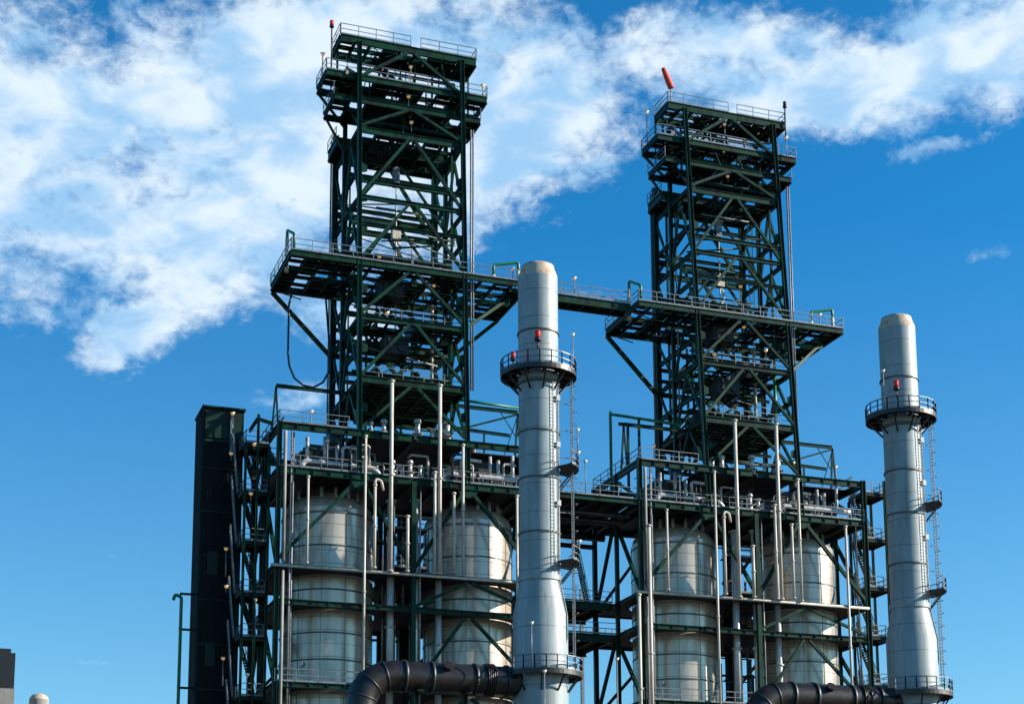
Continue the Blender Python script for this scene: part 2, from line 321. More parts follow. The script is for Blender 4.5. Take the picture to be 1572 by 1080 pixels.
# ============================================================ DERRICKS
def stairs(mb, p, q, w=.8, wy=(0, 1, 0)):
    p = Vector(p); q = Vector(q); wv = Vector(wy)*w/2; up_ = Vector((0, 0, 1))
    for s in (-1, 1):
        mb.bar(p+wv*s, q+wv*s, .06, .28); mb.bar(p+wv*s+up_*1.0, q+wv*s+up_*1.0, .06, .06)
        for k in (0, .33, .66, 1): c = p.lerp(q, k)+wv*s; mb.bar(c, c+up_*1.0, .05, .05)
    n = max(3, int(abs(q.z-p.z)/.24)); dv = (q-p); dv.z = 0; dv.normalize()
    for k in range(n):
        c = p.lerp(q, (k+.5)/n); a = c-wv-dv*.13; b_ = c+wv+dv*.13
        mb.box(min(a.x, b_.x), max(a.x, b_.x), min(a.y, b_.y), max(a.y, b_.y), c.z-.02, c.z+.02)
def derrick(dx, lean, label):
    rnd = random.Random(5)
    t = thing('derrick', (41.65+dx, 150.5, 45.3), label, 'derrick', 'green steel derricks above the coke drums')
    L, Rr = XL+dx, XR+dx
    def yf(z): return YF+max(0, z-46)*lean
    YM_, YB = 152.2, 156.0
    for x in (L, Rr):
        b = MB(); b.ibeam((x, YF, 45.12), (x, yf(88.3)-.12, 87.9), .40, .40, (1, 0, 0)); b.build('column', 'green', t)
        b = MB(); b.ibeam((x, YM_, 49.05), (x, YM_, 87.6), .38, .38, (1, 0, 0)); b.build('column', 'green', t)
        b = MB(); b.ibeam((x, YB, 49.05), (x, YB, 82.6), .52, .52, (1, 0, 0)); b.build('column', 'green', t)
    def beam(p, q, w=.28, h=.4):
        b = MB(); b.ibeam(p, q, w*1.05, h*1.15); b.build('beam', 'green', t)
    def brace(p, q, w=.22):
        b = MB(); b.bar(p, q, w*1.2, w*1.2, (0, 1, 0)); b.build('brace', 'green', t)
    # (z, front y offset) horizontal girts of the front and rear faces
    for z, h in ((54.3, .55), (60.2, .42), (72.1, .36), (73.8, .36), (69.4, .26)):
        beam((L+.18, yf(z), z-h/2), (Rr-.18, yf(z), z-h/2), .28, h)
    for z, h in ((54.2, .6), (60.0, .4), (61.4, .28), (62.6, .3), (73.1, .5), (74.5, .5), (75.2, .3), (67.5, .25), (70.4, .4), (57.5, .3), (51.7, .3)):
        beam((L+.22, YB, z-h/2), (Rr-.22, YB, z-h/2), .3, h)
    for z, h in ((51.5, .3), (57.0, .3), (63.0, .3), (77.0, .3), (69.0, .28), (86.1, .3)):
        beam((L+.17, YM_, z-h/2), (Rr-.17, YM_, z-h/2), .26, h)
    for z in (54.2, 57.2, 60.1, 63, 69, 72, 75, 79, 84.1):
        for x in (L, Rr):
            if z < 82: beam((x, yf(z)+.2, z-.2), (x, YB-.22, z-.2), .26, .36)
            else: beam((x, yf(z)+.2, z-.2), (x, YM_-.2, z-.2), .26, .36)
    for z, h in ((80.6, .26), (83.1, .26), (86.0, .24)):
        beam((L+.18, yf(z)+1.6, z), (Rr-.18, yf(z)+1.6, z), .2, h)
    for z, h in ((71.2, .22), (76.0, .24), (68.2, .22), (58.4, .24), (62.0, .22), (52.6, .24)):
        beam((L+.18, YM_-1.6, z), (Rr-.18, YM_-1.6, z), .2, h)
    for x in (L+3.3, Rr-3.3):
        for y, za, zb_ in ((YM_, 78.6, 88), (YM_, 54.5, 65.2), (YB, 49.2, 54.0), (YB, 54.4, 65.2)):
            p = MB(); p.bar((x, y, za), (x, y, zb_), .2, .2); p.build('post', 'green', t)
    for z in (51.5, 54.2, 57.2, 60.1, 63, 65.4, 69, 72, 75, 79):          # gusset plates at the leg joints
        for x, sg in ((L, 1), (Rr, -1)):
            y = yf(z)-.02; p = MB()
            p._add([(x, y, z+.5), (x, y, z-.7), (x+sg*.75, y, z-.45), (x+sg*.75, y, z+.15), (x, y+.04, z+.5), (x, y+.04, z-.7), (x+sg*.75, y+.04, z-.45), (x+sg*.75, y+.04, z+.15)], [(0, 1, 2, 3), (7, 6, 5, 4), (0, 4, 5, 1), (1, 5, 6, 2), (2, 6, 7, 3), (3, 7, 4, 0)])
            p.build('gusset', 'green', t)
    mid = (L+Rr)/2
    for zt, zb in ((87.6, 84.3), (81.5, 79.2), (78.4, 72.2), (71.8, 65.9), (65.0, 60.5), (59.8, 54.5), (53.7, 49.4)):
        brace((mid-.35, yf(zt), zt), (L+.2, yf(zb), zb)); brace((mid+.35, yf(zt), zt), (Rr-.2, yf(zb), zb))
    for zt, zb in ((80.0, 73.2), (72.7, 65.8), (65.0, 60.1), (59.6, 54.4), (53.8, 49.2)):
        brace((mid-.4, YB, zt), (L+.25, YB, zb), .26); brace((mid+.4, YB, zt), (Rr-.25, YB, zb), .26)
    for zt, zb in ((87.7, 84.4), (79, 72.6), (72.4, 66.4), (64.5, 60.4), (59.5, 54.5)):
        brace((mid-.2, YM_, zt), (L+.2, YM_, zb), .18); brace((mid+.2, YM_, zt), (Rr-.2, YM_, zb), .18)
    for x in (L, Rr):
        for z0, z1 in ((49.3, 53.9), (54.4, 59.8), (60.3, 65), (66, 71.7), (72.2, 78.4)):
            ym = (yf(z1)+YM_)/2
            brace((x, yf(z0)+.2, z0), (x, ym, z1), .2); brace((x, YM_-.2, z0), (x, ym, z1), .2); brace((x, YM_+.2, z0), (x, YB-.25, z1), .18)
        brace((x, yf(79.3)+.2, 79.3), (x, YM_-.2, 84), .18); brace((x, yf(84.4)+.2, 84.4), (x, YM_-.2, 87.7), .18)
    # decks: perimeter beams, joists, grating bays (some open), handrail
    def deck(x0, x1, y0, y1, z, h=.45, fill=.7, rail=True, step=1.55, sides='flrb', gap=None, toe=True):
        p = MB()
        p.ibeam((x0, y0, z-h/2), (x1, y0, z-h/2), .24, h); p.ibeam((x0, y1, z-h/2), (x1, y1, z-h/2), .24, h*1.1)
        p.ibeam((x0, y0+.1, z-h/2-.02), (x0, y1-.1, z-h/2-.02), .22, h*.9); p.ibeam((x1, y0+.1, z-h/2-.02), (x1, y1-.1, z-h/2-.02), .22, h*.9)
        n = max(2, round((x1-x0)/step))
        for k in range(1, n): x = x0+(x1-x0)*k/n; p.ibeam((x, y0+.1, z-h*.45), (x, y1-.1, z-h*.45), .14, h*.7)
        m_ = max(1, round((y1-y0)/2.0))
        for k in range(1, m_): y = y0+(y1-y0)*k/m_; p.ibeam((x0+.1, y, z-h*.5), (x1-.1, y, z-h*.5), .16, h*.6)
        for i in range(n):
            for j in range(m_):
                if rnd.random() < fill:
                    xa = x0+(x1-x0)*i/n; ya = y0+(y1-y0)*j/m_
                    p.box(xa+.04, xa+(x1-x0)/n-.04, ya+.04, ya+(y1-y0)/m_-.04, z+.004, z+.05)
        o = p.build('platform', 'green', t)
        if rail:
            r = MB(); e = .05
            if 'f' in sides:
                if gap:
                    r.rail([(x0, y0-e, z), (gap[0], y0-e, z)]); r.build('handrail', 'rail', o); r = MB(); r.rail([(gap[1], y0-e, z), (x1, y0-e, z)])
                else: r.rail([(x0, y0-e, z), (x1, y0-e, z)])
            for key, pq in (('l', [(x0-e, y0, z), (x0-e, y1, z)]), ('r', [(x1+e, y0, z), (x1+e, y1, z)]), ('b', [(x0, y1+e, z), (x1, y1+e, z)])):
                if key in sides:
                    if r.v: r.build('handrail', 'rail', o)
                    r = MB(); r.rail(pq)
            r.build('handrail', 'rail', o)
        return o
    f = yf(88)
    deck(L-1.75, Rr+1.5, f+.1, f+3.5, 88.35, .75, .72, gap=(mid+.0, mid+1.0))
    deck(L-3.05, Rr+2.6, yf(84)+.3, yf(84)+4.3, 84.55, .6, .78)
    deck(L-2.3, Rr+1.9, yf(81.8)+.3, yf(82)+4.6, 82.15, .55, .75, rail=True, sides='lr')
    deck(L+.2, Rr-.2, yf(79)+.1, YM_+.4, 79.1, .6, .35, rail=False)
    deck(L-.7, Rr+.3, YM_+.5, YB+.25, 80.7, .95, .9, rail=True, sides='l')
    deck(L-6.3, Rr+6.3, yf(65.6)-.15, 154.9, 65.6, .55, .60)
    deck(L-.1, Rr+.1, yf(60)+.3, 153.5, 60.1, .35, .6, rail=True, sides='f')
    deck(L+.2, Rr-.1, yf(54.3)+.25, YB-.3, 54.3, .35, 1.0, rail=True, sides='f')
    # underslung truss of the wide platform
    for y in (148.6, 154.9):
        p = MB()
        for k in range(8):
            xa = L-6.3+k*(Rr-L+12.6)/8; xb = xa+(Rr-L+12.6)/8
            p.bar((xa, y-.35, 65.1), (xb, y-.35, 64.5 if k % 2 == 0 else 65.1), .09, .09)
        p.build('truss', 'green', t)
    brace((L-6.2, 154.9, 65.0), (L-.1, YB-.15, 59.5), .3)
    brace((Rr+6.2, 154.7, 65.0), (Rr+.1, YB-.15, 59.5), .3)
    brace((Rr+5.4, yf(65)+2.6, 65.0), (Rr+.15, yf(60)+.1, 60.3), .22)
    brace((L-2.9, yf(84)+4.1, 83.9), (L, YM_-.1, 81.4), .18); brace((Rr+2.4, yf(84)+4.1, 83.9), (Rr, YM_-.1, 79.6), .18)
    brace((L-2.1, yf(82)+4.4, 81.6), (L, YM_+.1, 79.0), .16); brace((Rr+1.7, yf(82)+4.4, 81.6), (Rr, YM_+.1, 78.0), .18)
    # stair flights inside the tower
    fl = [(49.1, 54.2, 0), (54.4, 57.2, 1), (57.3, 60.0, 0), (60.2, 65.4, 1), (78.9, 81.5, 0), (81.8, 84.0, 1), (84.2, 88.1, 0)]
    for z0, z1, d_ in fl:
        p = MB(); y = 150.6 if z0 < 70 else 150.2; a, c = (mid-3.2, mid+.6) if d_ else (mid+.9, mid-2.9)
        stairs(p, (a, y, z0), (c, y, z1), .9); p.build('stair_flight', 'green', t)
    # caged ladder up the open middle
    p = MB()
    for s in (-.25, .25): p.bar((Rr-1.15+s, YM_-.35, 65.7), (Rr-1.15+s, YM_-.35, 80), .06, .06)
    for k in range(48): p.bar((Rr-1.4, YM_-.35, 65.9+k*.3), (Rr-.9, YM_-.35, 65.9+k*.3), .03, .03)
    p.build('ladder', 'green', t)
    for (x0, x1, y0, y1, z0, z1) in ((mid-2.4, mid-.1, 148.4, 150.4, 63.5, 65.0), (mid-2.0, mid+.3, 148.2, 150.2, 57.9, 59.6), (mid+.8, mid+3.4, 149.0, 151.2, 60.2, 61.6), (mid-3.6, mid-1.6, 150.5, 153, 54.35, 56.2), (mid+1.2, mid+3.0, 151, 153.4, 54.35, 55.9)):  # black machine-like boxes added to make the lower tower darker
        p = MB(); p.box(x0, x1, y0, y1, z0, z1); p.box(x0+.3, x0+.7, y0-.15, y0, z0+.2, z1-.3); p.tube([(x1-.6, y0-.2, z0+.6), (x1-.6, y1+.2, z0+.6)], .45, 12); p.build('added_dark_unit', 'black', t)
    # pipe work and trays running along the levels
    for (z, y, r_) in ((56.2, 149.5, .12), (55.9, 149.8, .09), (62.2, 149.0, .12), (58.6, 151.0, .14), (50.9, 148.6, .14), (51.3, 149.2, .1), (64.2, 151.4, .1)):
        p = MB(); p.tube([(L+.3, y, z), (Rr-.3, y, z)], r_, 6); p.build('service_pipe', 'green', t)
    r2 = random.Random(11 if dx == 0 else 29)             # the two towers carry different small steel and tubing
    for k in range(14):
        x = L+.5+(Rr-L-1.0)*r2.random(); y = yf(84)+.4+3.4*r2.random(); z0, z1 = r2.choice([(82.2, 84.5), (84.6, 87.9), (79.1, 82.1)])
        p = MB(); w_ = .08+.08*r2.random(); p.bar((x, y, z0), (x+r2.choice([0, 0, .9, -.9]), y, z1), w_, w_); p.build('hanger', 'green', t)
    for k in range(16):
        z = r2.choice([66.8, 68.6, 70.8, 72.6, 74.2, 76.4, 77.6, 80.2, 58.9, 56.5, 62.4]); y = yf(z)+.5+6.5*r2.random(); a = L+(Rr-L)*r2.random()*.4; c = Rr-(Rr-L)*r2.random()*.4
        p = MB(); p.tube([(a, y, z), (c, y, z+r2.choice([0, 0, 1.2, -1.2]))], .05+.05*r2.random(), 6); p.build('conduit', r2.choice(['green', 'green', 'rail']), t)
    for (x, y, w) in ((L-1.6, yf(84)+2.2, .3), (L-1.9, yf(84)+3.4, .2), (Rr+1.4, yf(84)+2.5, .25), (L+1.2, YM_-.4, .3), (Rr-1.6, YM_-.6, .3)):
        p = MB(); p.bar((x, y, 82.2), (x, y, 88.0), w*.6, w*.6); p.build('hanger', 'green', t)
    # drill stem, travelling block and hoses
    p = MB(); p.tube([(mid-.3, 150.8, 61), (mid-.3, 150.8, 77.5)], .075, 8); p.build('drill_stem', 'cream', t)
    p = MB(); p.box(mid-.65, mid-.05, 150.5, 151.1, 75.6, 77.0); p.tube([(mid-.35, 150.45, 77.2), (mid-.35, 151.15, 77.2)], .32, 12); p.build('travelling_block', 'rail', t)
    p = MB(); p.tube([(mid-.25, 150.9, 70.2), (mid+.15, 150.9, 69.7), (mid+.1, 150.9, 68.8), (mid-.35, 150.9, 68.2), (mid-.4, 150.9, 67.2)], .13, 8); p.box(mid-.7, mid+.1, 150.5, 151.2, 70.2, 71.3); p.box(mid-.55, mid+.0, 150.5, 151.2, 66.2, 67.1); p.build('rotary_drive', 'cream', t)
    for (x, y, z0, z1) in ((Rr+.75, yf(66)+.5, 54.5, 80.5), (Rr+.98, yf(66)+.5, 54.5, 80.5), (L-.35, YB+.35, 50, 82), (L-.1, YB+.6, 50, 81.0), (L+.6, YM_+.2, 49.4, 79)):
        p = MB(); p.tube([(x, y, z0), (x, y, z1)], .085, 6); p.build('riser_conduit', 'rail', t)
    for (x, y, z0, z1) in ((L+1.0, YB-.6, 50, 80.0), (L+.9, yf(60)+3.5, 49.4, 64), (Rr-.7, yf(60)+2.2, 49.4, 79)):
        p = MB(); p.bar((x, y, z0), (x, y, z1), .2, .2); p.build('guide_rail', 'green', t)
    return t
dl = derrick(0, .05, 'tall green steel derrick on the left, its top deck nearest the top of the photo')
dr = derrick(DX, .078, 'tall green steel derrick on the right carrying the red windsock')

def standalone(mb, name, m, label, cat, group=None): return tag(mb.build(name, m), label, cat, group)
# walkway between the two derricks
t = thing('walkway_bridge', (58.5, 148, 64.8), 'dark steel walkway bridge with railings joining the two derricks high above', 'bridge')
b = MB(); b.ibeam((53.1, 147.3, 65.1), (64.1, 147.3, 65.1), .25, .75); b.ibeam((53.1, 149.0, 65.1), (64.1, 149.0, 65.1), .25, .75)
for k in range(8): b.ibeam((53.4+k*1.5, 147.4, 65.1), (53.4+k*1.5, 148.9, 65.1), .15, .5)
b.build('girder', 'green', t)
b = MB(); b.box(53.1, 64.1, 147.35, 148.95, 65.52, 65.57); b.build('deck', 'grate', t)
for y in (147.2, 149.1): b = MB(); b.rail([(53.1, y, 65.55), (64.1, y, 65.55)]); b.build('handrail', 'rail', t)

# decks joining the two drum structures
t = thing('connecting_platform', (58.7, 150.8, 44.6), 'wide dark deck with railing joining the two drum structures right of the nearer stack', 'platform')
b = MB(); b.ibeam((X1+.25, YF, 44.85), (X0+DX-.25, YF, 44.85), .32, .5); b.ibeam((X1+.25, YR, 44.75), (X0+DX-.25, YR, 44.75), .32, .6)
for k in range(5): b.ibeam((X1+1.6+k*1.8, YF+.2, 44.78), (X1+1.6+k*1.8, YR-.2, 44.78), .22, .42)
b.build('framing', 'green', t)
b = MB(); b.box(X1+.25, X0+DX-.25, YF+.17, YR-.17, 45.03, 45.13); b.build('deck', 'grate', t)
b = MB(); b.rail([(X1+.3, YF-.02, 45.12), (X0+DX-.3, YF-.02, 45.12)]); b.build('handrail', 'rail', t)
b = MB(); b.rail([(X1+.3, YR, 45.12), (X0+DX-.3, YR, 45.12)]); b.build('handrail', 'rail', t)
for z, y0, y1, lab in ((36.3, 151.5, 158.5, 'upper of the two thick dark walkways crossing the sky gap right of the nearer stack'), (33.0, 150.5, 158.5, 'lower of the two thick dark walkways crossing the sky gap right of the nearer stack')):
    t = thing('cross_walkway', (58.7, y0, z-.6), lab, 'walkway', 'dark walkways in the gap between the structures')
    b = MB()
    for y in (y0, y1): b.ibeam((X1+.25, y, z-.3), (X0+DX-.25, y, z-.3), .3, .7)
    for k in range(6): b.ibeam((X1+1.0+k*1.7, y0+.1, z-.2), (X1+1.0+k*1.7, y1-.1, z-.2), .2, .4)
    b.build('framing', 'green', t)
    b = MB(); b.box(X1+.25, X0+DX-.25, y0+.1, y1-.1, z+.06, z+.14); b.build('deck', 'grate', t)
    for yy in (y0-.05, y1+.05): b = MB(); b.rail([(X1+.3, yy, z+.12), (X0+DX-.3, yy, z+.12)]); b.build('handrail', 'rail', t)
b = MB()
stairs(b, (62.6, 155.6, 36.5), (60.9, 155.6, 44.5), .9)
for z, y, r_ in ((43.8, 146.6, .22), (43.6, 148.4, .3), (43.9, 150.4, .2), (43.2, 153.0, .35), (42.8, 155.2, .25)):  # black pipes added to deepen the dark below the deck
    q = MB(); q.tube([(X1+.4, y, z), (X0+DX-.4, y, z)], r_, 10); tag(q.build('added_dark_pipe', 'black'), {146.6: 'black pipe added for darkness under the connecting deck, nearest its front edge', 148.4: 'black pipe added for darkness under the connecting deck, second from its front edge', 150.4: 'black pipe added for darkness under the connecting deck, middle of five', 153.0: 'black pipe added for darkness under the connecting deck, thickest of the five', 155.2: 'black pipe added for darkness under the connecting deck, farthest at the back'}[y], 'pipe', 'black pipes added for darkness under the connecting deck')
standalone(b, 'steep_stair', 'green', 'steep dark stair rising from the upper cross walkway to the connecting deck', 'stair')

def bend(pts, r, seg=5):
    P = [Vector(p) for p in pts]; out = [P[0]]
    for a, b, c in zip(P, P[1:], P[2:]):
        u = (a-b).normalized(); v = (c-b).normalized()
        for k in range(seg+1):
            tt = k/seg; out.append((b+u*r*(1-tt)**2+v*r*tt**2))
    return out+[P[-1]]

# ============================================================ EXHAUST STACKS
SX, SY, SR = 48.05, 130.0, 1.68
def ring_sector(b, cx, cy, r0, r1, z0, z1, a0, a1, n=40):
    full = abs(a1-a0) > 359
    k_ = n if full else n+1
    A = [R(a0+(a1-a0)*i/n) for i in range(k_)]
    vs = [(cx+r*math.cos(a), cy+r*math.sin(a), z) for a in A for r, z in ((r0, z0), (r1, z0), (r1, z1), (r0, z1))]
    fs = []
    for i in range(n):
        j = (i+1) % k_
        for q in range(4): fs.append((i*4+q, i*4+(q+1) % 4, j*4+(q+1) % 4, j*4+q))
    if not full: fs += [(0, 1, 2, 3), (4*n+3, 4*n+2, 4*n+1, 4*n)]
    b._add(vs, fs)
def arc(cx, cy, r, z, a0, a1, n): return [(cx+r*math.cos(R(a0+(a1-a0)*i/n)), cy+r*math.sin(R(a0+(a1-a0)*i/n)), z) for i in range(n+1)]
def stack(label):
    t = thing('exhaust_stack', (SX, SY, 0), label, 'chimney', 'pale grey exhaust stacks')
    b = MB(); pr = [(2.25, 0), (2.25, 6), (2.25, 12), (2.25, 18), (2.25, 24), (2.25, 30.0), (1.72, 32.6)]
    z = 33.4
    while z < 59.0: pr += [(SR, z)]; z += 1.6
    pr += [(SR, 59.0)]
    b.lathe(SX, SY, pr, 72); b.build('shell', 'stack', t)
    b = MB(); b.lathe(SX, SY, [(SR+.005, 58.95), (SR-.03, 59.3), (SR-.28, 59.95), (SR-.3, 60.15), (SR-.36, 60.15), (SR-.38, 58.0)], 60); b.build('top_cone', 'rust', t)
    for z in (54.1, 45.4, 41.4, 36.8): 
        b = MB(); b.lathe(SX, SY, [(SR, z-.07), (SR+.11, z-.06), (SR+.11, z+.06), (SR, z+.07)], 60, False); b.build('stiffener_ring', 'band', t)
    b = MB(); b.lathe(SX, SY, [(SR, 32.75), (SR+.14, 32.8), (SR+.14, 33.25), (SR, 33.3)], 60, False); b.build('stiffener_ring', 'stack', t)
    # upper gallery
    p = MB(); ring_sector(p, SX, SY, SR+.1, 3.2, 50.55, 50.63, 0, 360, 48); ring_sector(p, SX, SY, 3.1, 3.2, 50.25, 50.55, 0, 360, 48)
    for k in range(10):
        a = R(k*36+10); c, s = math.cos(a), math.sin(a); p.bar((SX+c*SR, SY+s*SR, 50.4), (SX+c*3.1, SY+s*3.1, 50.4), .12, .24)
        p.bar((SX+c*SR, SY+s*SR, 48.9), (SX+c*2.95, SY+s*2.95, 50.3), .12, .12)
    gal = p.build('gallery', 'black', t)
    p = MB(); p.rail(arc(SX, SY, 3.15, 50.63, 0, 360, 20), post=1.0, r=.04); p.build('handrail', 'rail', gal)
    p = MB(); p.lathe(SX, SY, [(SR+.005, 49.5), (SR+.12, 49.55), (SR+.12, 49.8), (SR+.005, 49.85)], 60, False); p.build('stiffener_ring', 'band', t)
    # side landings and ladder on the right
    for z in (42.3, 34.3):
        p = MB(); ring_sector(p, SX, SY, SR+.1, 3.3, z, z+.1, -55, 20, 10)
        p.bar((SX+1.3, SY-1.1, z-1.7), (SX+2.6, SY-1.6, z), .12, .12); p.bar((SX+1.7, SY, z-1.7), (SX+3.1, SY, z), .12, .12)
        o = p.build('landing', 'black', t)
        p = MB(); p.rail(arc(SX, SY, 3.25, z+.1, -55, 20, 5), post=1.0, r=.035); p.build('handrail', 'rail', o)
    p = MB()
    for s in (0, .42): p.bar((SX+2.75, SY-.3-s, 25.2), (SX+2.75, SY-.3-s, 51.6), .07, .07)
    for k in range(88): p.bar((SX+2.75, SY-.3, 25.3+k*.3), (SX+2.75, SY-.72, 25.3+k*.3), .035, .035)
    for k in range(11): p.bar((SX+1.4, SY-.5, 27+k*2.35), (SX+2.75, SY-.5, 27+k*2.35), .06, .06)
    for k in range(20): p.tube([(SX+2.75, SY-.2, 28+k*1.15), (SX+3.0, SY-.05, 28+k*1.15), (SX+3.2, SY-.4, 28+k*1.15), (SX+3.05, SY-.85, 28+k*1.15), (SX+2.75, SY-.85, 28+k*1.15)], .025, 5)
    p.build('caged_ladder', 'rail', t)
    p = MB()
    for s in (-.2, .2): p.bar((SX+.75+s, SY-1.72 if s < 0 else SY-1.6, 33.4), (SX+.75+s, SY-1.72 if s < 0 else SY-1.6, 50.0), .05, .05)
    for k in range(54): p.bar((SX+.55, SY-1.72, 33.6+k*.3), (SX+.95, SY-1.6, 33.6+k*.3), .03, .03)
    p.build('shell_ladder', 'rail', t)
    p = MB(); p.tube([(SX+1.2, SY-1.3, 26), (SX+1.75, SY-1.5, 28), (SX+1.75, SY-1.5, 30), (SX+1.2, SY-1.32, 33), (SX+1.2, SY-1.32, 50)], .06, 6); p.build('conduit', 'rail', t)
    for z in (30.4, 39, 44, 48): p = MB(); p.box(SX+1.0, SX+1.3, SY-1.62, SY-1.3, z, z+.45); p.build('junction_box', 'lampw', t)
    # lower gallery
    p = MB(); ring_sector(p, SX, SY, 2.3, 3.4, 25.1, 25.2, -150, 40, 26); ring_sector(p, SX, SY, 3.28, 3.4, 24.8, 25.1, -150, 40, 26)
    for k in range(6):
        a = R(-145+k*36); c, s = math.cos(a), math.sin(a); p.bar((SX+c*2.25, SY+s*2.25, 23.6), (SX+c*3.25, SY+s*3.25, 24.95), .12, .12)
    gal = p.build('gallery', 'black', t)
    p = MB(); p.rail(arc(SX, SY, 3.35, 25.2, -150, 40, 12), post=1.3, r=.038); p.build('handrail', 'rail', gal)
    return t
s1 = stack('pale grey exhaust stack with rusty tip standing in front of the gap between the structures')
copy_tree(s1, DX+.85, None, 'pale grey exhaust stack with rusty tip at the far right, farthest of the two')
def duct(label):
    t = thing('flue_duct', (40, SY, 0), label, 'duct', 'black flue ducts running to the stacks')
    z = 24.45; r = 1.2; pts = [(33.1+2.6-2.6*math.sin(R(a)), SY, z-2.6+2.6*math.cos(R(a))) for a in (90, 75, 60, 45, 30, 15, 0)]
    b = MB(); b.tube([(33.1, SY, 0), (33.1, SY, 12)]+pts+[(SX-1.25, SY, z)], r, 40, False); b.build('duct_shell', 'duct', t)
    for k in range(3):
        a = R(16+k*29); p0 = Vector((33.1+2.6-2.6*math.cos(a), SY, z-2.6+2.6*math.sin(a))); d_ = Vector((math.sin(a), 0, math.cos(a)))
        b = MB(); b.tube([p0-d_*.05, p0+d_*.05], r+.06, 32); b.build('lap_joint', 'black', t)
    b = MB()
    for k in range(5): b.tube([(43.2+k*.16, SY, z), (43.28+k*.16, SY, z)], r+.16, 32)
    b.build('expansion_joint', 'duct', t)
    for x in (37.6, 41.6): b = MB(); b.ibeam((x, SY, 0), (x, SY, z-r-.1), .35, .35, (1, 0, 0)); b.box(x-.25, x+.25, SY-1.3, SY+1.3, z-r-.12, z-r+.02); b.build('support', 'dgreen', t)
    b = MB(); b.tube([(39.9, SY-.9, z+.6), (39.9, SY-1.25, z+.85)], .34, 20); b.tube([(39.9, SY-1.2, z+.82), (39.9, SY-1.28, z+.88)], .42, 20); b.build('manway', 'duct', t)
    for x in (36.4, 38.6, 42.2, 44.9):
        b = MB(); b.tube([(x, SY, z), (x+.25, SY, z)], r+.12, 32); b.build('flange', 'black', t)
    return t
d1 = duct('black round flue duct bending up from below and running to the nearer stack'); copy_tree(d1, DX, None, 'black round flue duct at lower right, running to the farther stack')

# ============================================================ PIPES ON THE FRONT FACE
pp = [(31.9, 36.4, 44.3, .11, 'in front of the middle of its first drum'), (37.0, 20, 48.5, .12, 'just right of the derrick left leg'), (37.9, 36.4, 44.1, .13, 'at the right edge of its first drum'),
      (39.35, 36.2, 53.9, .18, 'left one of its two tallest'), (40.9, 36.3, 41.5, .15, 'short one between the drums'), (43.4, 36.3, 45.8, .14, 'ending at the main deck beside the mid column'),
      (43.85, 36.3, 54.0, .18, 'right one of its two tallest'), (45.2, 36.5, 44.0, .13, 'before the left edge of its second drum'), (46.05, 36.3, 48.6, .13, 'beside the right leg of the derrick'), (51.2, 20, 44.3, .13, 'before the right edge of its second drum')]
def pipe(name, pts, r, m, n=10):
    b = MB(); b.tube(pts, r, n); return b.build(name, m)
def vpipe(name, x, y, z0, z1, r, m, label, grp, flanges=True, cat='pipe'):
    t = thing(name, (x, y, z0), label, cat, grp)
    b = MB(); b.tube([(x, y, z0), (x, y, z1)], r, 12); b.build('pipe_run', m, t)
    for z in ((z0+.1, z0+(z1-z0)*.5, z1-.12) if flanges else ()):
        b = MB(); b.tube([(x, y, z-.07), (x, y, z+.07)], r*1.5, 12); b.build('flange', m, t)
    b = MB(); b.box(x-.05, x+.05, y, YF-.2 if y < YF-.25 else y+.3, z0+(z1-z0)*.3, z0+(z1-z0)*.3+.08); b.build('clamp', 'green', t)
    return t
for i, (x, z0, z1, r, w) in enumerate(pp):
    for dx, side in ((0, 'left'), (DX, 'right')):
        vpipe('vent_pipe', x+dx, 144.45, z0, z1, r, 'cream', 'pale pipe on the %s structure, %s' % (side, w), 'pale vertical pipes on the front faces')
for dx, side in ((0, 'left'), (DX, 'right')):
    for x, z0, z1, r, y, w in ((39.9, 20, 43.3, .34, 146.4, 'just right of its first drum'), (42.2, 20, 43.6, .34, 146.6, 'beside the green mid column'), (44.3, 20, 40.5, .30, 146.2, 'nearest the left edge of its second drum')):
        vpipe('riser_pipe', x+dx, y, z0, z1, r, 'silver', 'thick silver riser pipe in the %s structure, %s' % (side, w), 'thick silver risers between the drums')
    t = thing('black_riser', (43.6+dx, 154.6, 18), 'broad black riser between the two drums of the %s structure' % side, 'riser', 'black risers between the drums')
    b = MB(); b.tube([(43.6+dx, 154.6, 0), (43.6+dx, 154.6, 44.2)], .85, 24); b.build('riser_shell', 'black', t)
    for z in (24, 30, 35, 40): b = MB(); b.tube([(43.6+dx, 154.6, z), (43.6+dx, 154.6, z+.2)], .98, 24); b.build('flange', 'duct', t)
for dx in (0, DX):
    for x, z in ((37.9, 44.1),):
        par = min((o for o in bpy.data.objects if o.name.startswith('vent_pipe') and abs(o.location.x-x-dx) < .05), key=lambda o: o.location.x)
        b = MB(); b.tube(bend([(x+dx, 144.45, z-.3), (x+dx, 144.45, z+.45), (x+dx+.55, 144.5, z+.4), (x+dx+.8, 144.6, z-.5)], .25), .12, 10); b.build('return_bend', 'cream', par)
for x, lab in ((63.15, 'pale vertical pipe left of the corner column of the right structure, below the header'), (64.3, 'pale vertical pipe right of the corner column of the right structure')):
    vpipe('vent_pipe', x, 144.4, 18, 35.9 if x < 64 else 42.6, .17, 'cream', lab, 'pale vertical pipes on the front faces')
# light coloured pipe along the lower ledge
for dx, side in ((0, 'left'), (DX, 'right')):
    t = tag(pipe('header_pipe', [(X0+dx-.6, 144.62, 36.15), (X1+dx-.1, 144.62, 36.15)], .13, 'cream'), 'long pale horizontal pipe across the drums of the %s structure' % side, 'pipe', 'pale horizontal header pipes')
